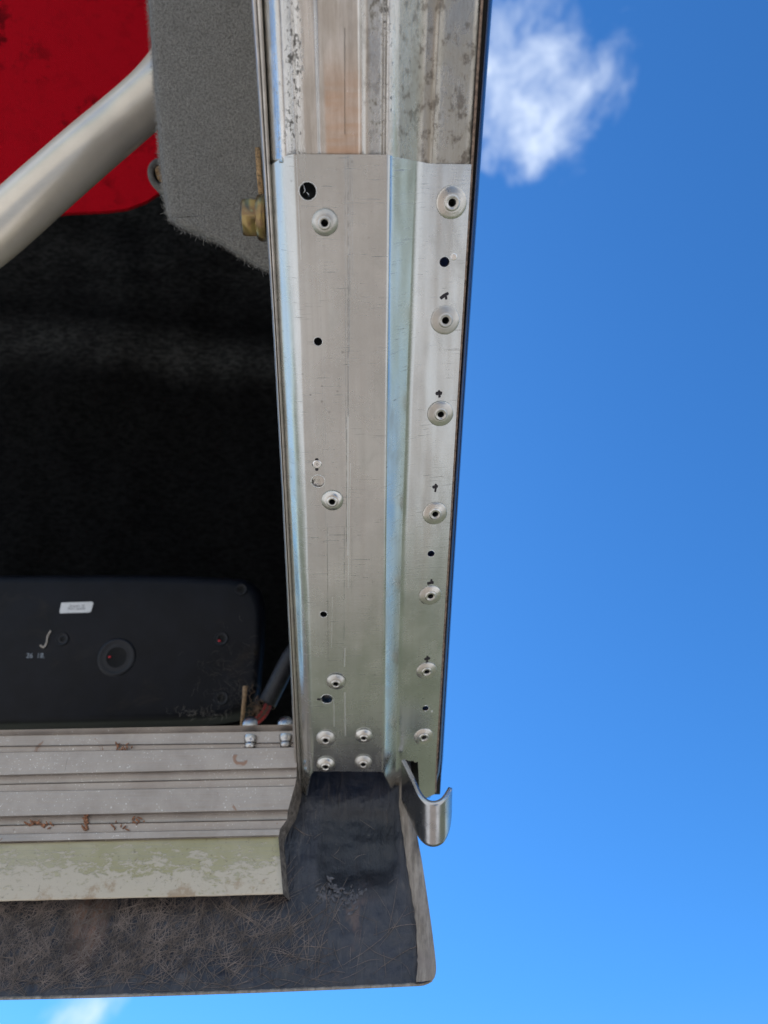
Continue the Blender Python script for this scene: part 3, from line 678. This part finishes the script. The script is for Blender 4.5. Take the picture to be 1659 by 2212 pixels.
# right end of the sill: returned sheet, its shadow put into the darker colour
bm = bmesh.new(); A = [(650, 1640), (636, 1700), (622, 1749), (605, 1790), (601, 1811), (611, 1931)]; rows = []
for (u, v) in A:
    dd = sdep(v) if v < 1815 else lipd(v); p = P(u, v, dd); q = P(u, v, dd); q = p + BODY.x * 0.0 - BODY.n * .034
    rows.append([p - BODY.x * .0003, p.lerp(q, .5) + BODY.x * .0045 * min(1, (v - 1640) / 100), q + BODY.x * .009 * min(1, (v - 1640) / 100)])
grid(bm, rows); mesh_obj('end_return', bm, plain('shaded_end', (.14, .12, .10), .7, 250, .6, .7), BODY, sill)
for (u, v) in ((541, 1600), (617, 1598)):
    bm = bmesh.new(); c = P(u, v - 6, sdep(v) - .0022)
    ax = Vector((.05, -.75, .66)).normalized(); X = Matrix.Translation(c) @ ax.to_track_quat('Z', 'Y').to_matrix().to_4x4()
    lathe(bm, [(.0052, -.001), (.0052, .001), (.0046, .0032), (.0034, .0042), (.0036, .0046), (.0042, .006), (.004, .0078), (.0028, .0088), (0, .009)], X, 28)
    mesh_obj('screw', bm, M_scr, BODY, sill)
    bm = bmesh.new(); c = P(u - 1, 1562, sdep(1562) + .006)
    lathe(bm, [(.0062, -.001), (.006, .001), (.0035, .0024), (0, .0028)], Matrix.Translation(c) @ Vector((0, .75, .66)).to_track_quat('Z', 'Y').to_matrix().to_4x4(), 24)
    mesh_obj('screw', bm, M_scr, BODY, sill)
bm = bmesh.new()                               # dried mud clods left on the ribs
for (cu, cv, n) in ((262, 1613, 14), (72, 1778, 20), (100, 1782, 10), (185, 1778, 26), (297, 1772, 8), (255, 1783, 6)):
    for _ in range(n):
        u = cu + rnd.gauss(0, 9 if cu != 185 else 3); v = cv + rnd.gauss(0, 3.5 if cu != 185 else 8)
        M = Matrix.Translation(P(u, v, sdep(v) - (.0038 if cv < 1650 else .0020))) @ Matrix.Rotation(rnd.uniform(0, 3), 4, 'Z') @ Matrix.Diagonal((rnd.uniform(.0006, .003), rnd.uniform(.0004, .0009), .0006, 1))
        bmesh.ops.create_icosphere(bm, subdivisions=1, radius=1, matrix=M)
mesh_obj('dried_mud', bm, plain('dried_mud', (.30, .14, .075), .9, 400, .5, .5), BODY, sill)

# ------------------------------------------------------------ interior
LIN = Frame(P(300, 900, .95), (0.05, .25, .95))
bm = bmesh.new(); rows = []
for i in range(61):
    row = []
    for j in range(61):
        u = -320 + 1150 * j / 60; v = -400 + 2150 * i / 60; p = LIN.at(u, v, 0)
        h = .02 * mnoise.noise(p * 6) + .008 * mnoise.noise(p * 22) + .022 * math.exp(-((v - 770 - .12 * (u - 150)) / 120) ** 2)
        row.append(LIN.at(u, v, h))
    rows.append(row)
grid(bm, rows); o = mesh_obj('dark_lining', bm, M_dark, LIN); solidify(o, .004)
tag(o, 'dark carpet lining at the back of the interior, behind the cream tube', 'interior lining')
REDF = Frame(P(200, 200, .82), (.15, .05, .98))
out = [(-330, -330), (420, -330), (420, 200), (395, 330), (372, 385), (345, 415), (315, 435), (275, 450), (230, 456), (150, 459), (60, 470), (-330, 500)]
bm = bmesh.new(); prism(bm, [REDF.at(u, v, 0) for u, v in out], REDF.n, -.006)
o = mesh_obj('red_cushion', bm, M_red, REDF, smooth=False)
tag(o, 'bright red cloth panel with dark stains in the top left corner', 'cloth panel')
# tube
TU = Frame(P(150, 330, .60), (0, 0, 1))
pts = [(-260, 730, .56), (-120, 590, .57), (0, 493, .58), (100, 404, .59), (190, 325, .60), (255, 270, .61), (300, 231, .615), (338, 194, .62), (372, 150, .63), (396, 95, .64), (408, 0, .65), (415, -300, .66)]
bm = bmesh.new(); tube(bm, catmull([P(*p) for p in pts], 8), .0210, 48)
o = mesh_obj('cream_tube', bm, M_cream, TU); tag(o, 'smooth cream painted metal tube crossing in front of the red cloth', 'tube')
# carpet covered panel
CAR = Frame(P(450, 250, .45), (-.08, -.22, .97))
car = thing('carpeted_panel', 'grey fuzzy carpet covered panel beside the bolt, left of the rail', 'carpet panel', CAR)
le = catmull([(300, -260, 0), (312, -120, 0), (320, 0, 0), (330, 130, 0), (338, 240, 0), (345, 330, 0), (352, 400, 0), (360, 455, 0), (372, 478, 0), (395, 493, 0), (430, 508, 0), (470, 525, 0), (510, 548, 0), (550, 572, 0), (585, 588, 0)], 6)
def dens_le(): return le
bm = bmesh.new(); rows = []
for p in le:
    row = []
    tx = 640 if p.y > 470 else 640
    nx = Vector((1, 0, 0)) if p.y < 440 else (Vector((.35, -.93, 0)) if p.y > 480 else Vector((.8, -.6, 0)))
    # from the deep back edge, round over, then across the face
    for (d, h) in ((6, -.045), (2, -.018), (0, -.008), (2, -.0035), (6, -.001), (12, 0)):
        q = p + nx * d; row.append(CAR.at(q.x, q.y, h))
    q0 = p + nx * 12
    for k in range(1, 21):
        t = k / 20; ty = float(np.interp(p.y, [-260, 330, 478, 588], [-260, 300, 450, 592])); q = q0.lerp(Vector((640, ty, 0)), t)
        row.append(CAR.at(q.x, q.y, .0007 * mnoise.noise(Vector((q.x, q.y, 0)) * .03)))
    rows.append(row)
grid(bm, rows); body = mesh_obj('carpet_face', bm, M_grey, CAR, car)
me = body.data; fz = bmesh.new(); polys = [p for p in me.polygons]; areas = np.array([p.area for p in polys]); areas /= areas.sum()
cdf = np.cumsum(areas)
for _ in range(15000):
    f = polys[min(len(polys) - 1, int(np.searchsorted(cdf, rnd.random())))]; vs = [me.vertices[i].co for i in f.vertices]
    s, t = rnd.random(), rnd.random(); p = vs[0] * (1 - s) * (1 - t) + vs[1] * s * (1 - t) + vs[2] * s * t + vs[3] * (1 - s) * t; n = f.normal
    if n.z < -.2: n = -n
    a = Vector((rnd.gauss(0, 1), rnd.gauss(0, 1), rnd.gauss(0, .3))).normalized(); ww = rnd.uniform(.00004, .00008); L = rnd.uniform(.0012, .0034); prev = None
    b = n.cross(a)
    if b.length < .1: continue
    b.normalize(); k0 = rnd.uniform(-2.5, 2.5)
    for i in range(5):
        q = i / 4; ang = k0 * q; pos = p + n * (.0001 + .0011 * math.sin(q * 2.4)) + (a * math.cos(ang) + b * math.sin(ang)) * L * q
        c = (fz.verts.new(pos - b * ww), fz.verts.new(pos + b * ww))
        if prev: fz.faces.new((prev[0], prev[1], c[1], c[0]))
        prev = c
for _ in range(110):                           # long loose hairs along the cut edges
    p0 = le[rnd.randrange(20, len(le) - 1)]; p = CAR.loc(p0.x + rnd.uniform(0, 6), p0.y, -.001); a = Vector((rnd.gauss(-.5, .7), rnd.gauss(-.5, .7), rnd.gauss(.2, .5))).normalized(); prev = None
    for i in range(7):
        b = Vector((-a.y, a.x, 0)) * .00006; c = (fz.verts.new(p - b), fz.verts.new(p + b))
        if prev: fz.faces.new((prev[0], prev[1], c[1], c[0]))
        prev = c; p = p + a * .0009; a = (a + Vector((rnd.gauss(0, .5), rnd.gauss(0, .5), rnd.gauss(0, .5)))).normalized()
mesh_obj('carpet_fuzz', fz, M_fuzz, CAR, car, loc=True)['kind'] = 'stuff'
bm = bmesh.new()
tube(bm, [P(556, 320, .452), P(560, 380, .452), P(567, 440, .453)], .0016, 8)
for vt in bm.verts: vt.co += mnoise.noise_vector(vt.co * 900) * .0006
mesh_obj('raw_edge', bm, M_ply, CAR, car)
# small carpet roll with plywood core behind the panel
bm = bmesh.new(); c = P(352, 380, .66); X = Matrix.Translation(c) @ Vector((.1, -.2, 1)).to_track_quat('Z', 'Y').to_matrix().to_4x4()
lathe(bm, [(0, -.03), (.0145, -.03), (.0148, 0), (.0125, .0045), (.0085, .005), (.008, .002)], X @ Matrix.Diagonal((.85, 1, 1, 1)), 30)
roll = thing('carpet_stub', 'small rounded dark carpet stub with exposed plywood core, under the end of the tube', 'carpet stub', CAR)
mesh_obj('carpet_wrap', bm, M_grey, CAR, roll)
bm = bmesh.new(); bmesh.ops.create_icosphere(bm, subdivisions=3, radius=1, matrix=X @ Matrix.Translation((.001, 0, .004)) @ Matrix.Diagonal((.006, .008, .003, 1)))
for vt in bm.verts: vt.co += mnoise.noise_vector(vt.co * 500) * .0012
mesh_obj('plywood_core', bm, M_ply, CAR, roll)

# black plastic tray
TR = Frame(P(280, 1420, .74), (0, .35, .94))
tray = thing('plastic_cover', 'black moulded plastic cover with round holes and white sticker, lying behind the aluminium sill', 'plastic cover', TR)
edge = [(-200, 1245), (150, 1243), (330, 1243), (450, 1247), (520, 1252), (548, 1268), (562, 1290), (568, 1330), (566, 1400), (561, 1450), (556, 1500), (535, 1530), (490, 1548), (400, 1556), (250, 1560), (-200, 1570)]
ec = catmull([(a, b, 0) for a, b in edge], 4); cen = Vector((250, 1400, 0))
bm = bmesh.new(); rings = []
for (sc_, h) in ((1.03, -.03), (1.0, -.006), (.985, -.0015), (.96, 0)):
    r = []
    for p in ec:
        dlt = p - cen; q = p + Vector((-1 if p.x > 0 else 0, -1 if p.y > cen.y else 1, 0)) * (1 - sc_) * 420 * (Vector((1, .8, 0)).length / 1.3) if sc_ < 1.01 else p + Vector((6 if p.x > 500 else 0, 14 if p.y > 1500 else 0, 0))
        r.append(bm.verts.new(TR.at(q.x, q.y, h)))
    rings.append(r)
for a, b in zip(rings, rings[1:]):
    for k in range(len(a) - 1): bm.faces.new((a[k], a[k + 1], b[k + 1], b[k]))
bm.faces.new(rings[-1])
o = mesh_obj('cover_panel', bm, M_tray, TR, tray)
def TRM(u, v, h=0.0): return Matrix.Translation(TR.loc(u, v, h))
def recess(name, u, v, rad, hr, deep=.010):
    bm = bmesh.new(); lathe(bm, [(rad * 1.12, .0001), (rad * 1.05, .0012), (rad * .97, .0016), (rad * .88, .0008), (hr * 1.06, .0004), (hr, .0007), (hr * .95, .0004), (0, .0004)], TRM(u, v), 40, [0, 0, 0, 0, 0, 0, 1])
    mesh_obj(name, bm, [M_ring, M_hole], TR, tray, loc=True)
recess('speaker_hole', 252, 1420, .0168, .0105); recess('screw_hole', 135, 1381, .0058, .0025); recess('screw_hole', 478, 1380, .0064, .004); recess('screw_hole', 478, 1508, .0064, .0042); recess('screw_hole', 521, 1274, .0055, .004)
for (u, v, r) in ((237, 1419, .0011), (474, 1384, .0012)):
    bm = bmesh.new(); bmesh.ops.create_icosphere(bm, subdivisions=2, radius=r, matrix=TRM(u, v, .001) @ Matrix.Diagonal((1.3, .8, .4, 1))); mesh_obj('red_dot', bm, plain('red_glimpse', (.45, .01, .02), .4), TR, tray, loc=True)
bm = bmesh.new(); prism(bm, [TR.at(u, v, .0004) for u, v in ((133, 1302), (199, 1300), (202, 1303), (197, 1321), (194, 1323), (130, 1325), (129, 1321))], TR.n, .0004)
st = mesh_obj('white_sticker', bm, M_white, TR, tray, smooth=False)
cur_ = bpy.data.curves.new('t', 'FONT'); cur_.body = 'Ampeln 20\n9001166830'; cur_.size = .0035; cur_.align_x = 'CENTER'; cur_.space_line = .85
to = bpy.data.objects.new('t', cur_); C.objects.link(to); bpy.context.view_layer.update()
tme = bpy.data.meshes.new_from_object(to.evaluated_get(bpy.context.evaluated_depsgraph_get())); bpy.data.objects.remove(to)
bm = bmesh.new(); bm.from_mesh(tme); bm.transform(TRM(166, 1311, .0009)); o = mesh_obj('printing', bm, M_print, TR, tray, smooth=False, loc=True)
def txt(body, u, v, size, rot, m, name):
    c = bpy.data.curves.new('t', 'FONT'); c.body = body; c.size = size; c.align_x = 'CENTER'; to = bpy.data.objects.new('t', c); C.objects.link(to); bpy.context.view_layer.update()
    t = bpy.data.meshes.new_from_object(to.evaluated_get(bpy.context.evaluated_depsgraph_get())); bpy.data.objects.remove(to)
    bm = bmesh.new(); bm.from_mesh(t); bm.transform(TRM(u, v, .0005) @ Matrix.Rotation(rot, 4, 'Z')); return mesh_obj(name, bm, m, TR, tray, smooth=False, loc=True)
txt('26  18.', 76, 1421, .0065, 0, M_print if False else plain('pencil_grey', (.30, .34, .38), .6), 'handwriting')
bm = bmesh.new(); tube(bm, catmull([TR.at(u, v, .0008) for u, v in ((110, 1362), (103, 1375), (101, 1388), (95, 1398), (87, 1394))], 5), .0009, 6)
for vt in bm.verts: vt.co += mnoise.noise_vector(vt.co * 700) * .0006
mesh_obj('chalk_tick', bm, M_chalk, TR, tray)
bm = bmesh.new()                               # cobweb and dust threads in the corner
for _ in range(170):
    u = rnd.gauss(505, 38); v = rnd.gauss(1480, 48)
    if u > 556 or v > 1545: continue
    p = TR.loc(u, v, .0008); a = rnd.uniform(0, 6.28); pts = []
    for i in range(6): pts.append(p.copy()); a += rnd.gauss(0, .5); p += Vector((math.cos(a), math.sin(a), 0)) * rnd.uniform(.0008, .0026)
    tube(bm, pts, rnd.uniform(.00004, .00010), 3, False)
for _ in range(60):
    p = TR.loc(rnd.gauss(430, 26), rnd.gauss(1540, 5), .0008); a = rnd.uniform(0, 6.28); pts = []
    for i in range(5): pts.append(p.copy()); a += rnd.gauss(0, .5); p += Vector((math.cos(a), math.sin(a), 0)) * rnd.uniform(.0006, .002)
    tube(bm, pts, rnd.uniform(.0001, .0002), 3, False)
mesh_obj('cobweb', bm, plain('dust_thread', (.16, .145, .125), .9), TR, tray, loc=True)['kind'] = 'stuff'
# conduit, wires, stalk
CO = Frame(P(600, 1490, .70), (0, 0, 1))
con = thing('wiring_conduit', 'black wiring sleeve with red and brown wires coming out, behind the sill by the rail', 'cable', CO)
bm = bmesh.new(); tube(bm, catmull([P(660, 1380, .72), P(628, 1420, .71), P(598, 1478, .70), (P(577, 1520, .695))], 6), .0085, 16); mesh_obj('sleeve', bm, M_blkw, CO, con)
for k, m_ in ((0, M_redw), (1, M_brw), (2, M_redw)):
    bm = bmesh.new(); tube(bm, catmull([P(580 + k * 4, 1508 + k * 3, .694), P(566 + k * 5, 1538 + k * 2, .69), P(545 + k * 6, 1556 + k * 3, .69), P(520 + k * 6, 1572 + k * 3, .69)], 6), .0014, 10); mesh_obj('wire', bm, m_, CO, con)
bm = bmesh.new(); tube(bm, [P(530, 1482, .685), P(527, 1520, .683), P(521, 1580, .68)], [.0023, .0019, .0016], 8)
o = mesh_obj('dry_stalk', bm, M_twig, CO); tag(o, 'thin light brown dry stalk standing behind the sill beside the wires', 'dry stalk')
bm = bmesh.new()
for _ in range(45):
    p = P(rnd.gauss(553, 9), rnd.gauss(1532, 12), .686); pts = []
    a = Vector((rnd.gauss(0, 1), rnd.gauss(0, 1), 0)).normalized()
    for i in range(6): pts.append(p.copy()); a = (a + Vector((rnd.gauss(0, .5), rnd.gauss(0, .5), rnd.gauss(0, .3)))).normalized(); p += a * .0016
    tube(bm, pts, .00028, 4, False)
o = mesh_obj('root_tangle', bm, plain('root_brown', (.16, .10, .06), .9), CO); tag(o, 'small tangle of dry brown roots between stalk and wires', 'debris')
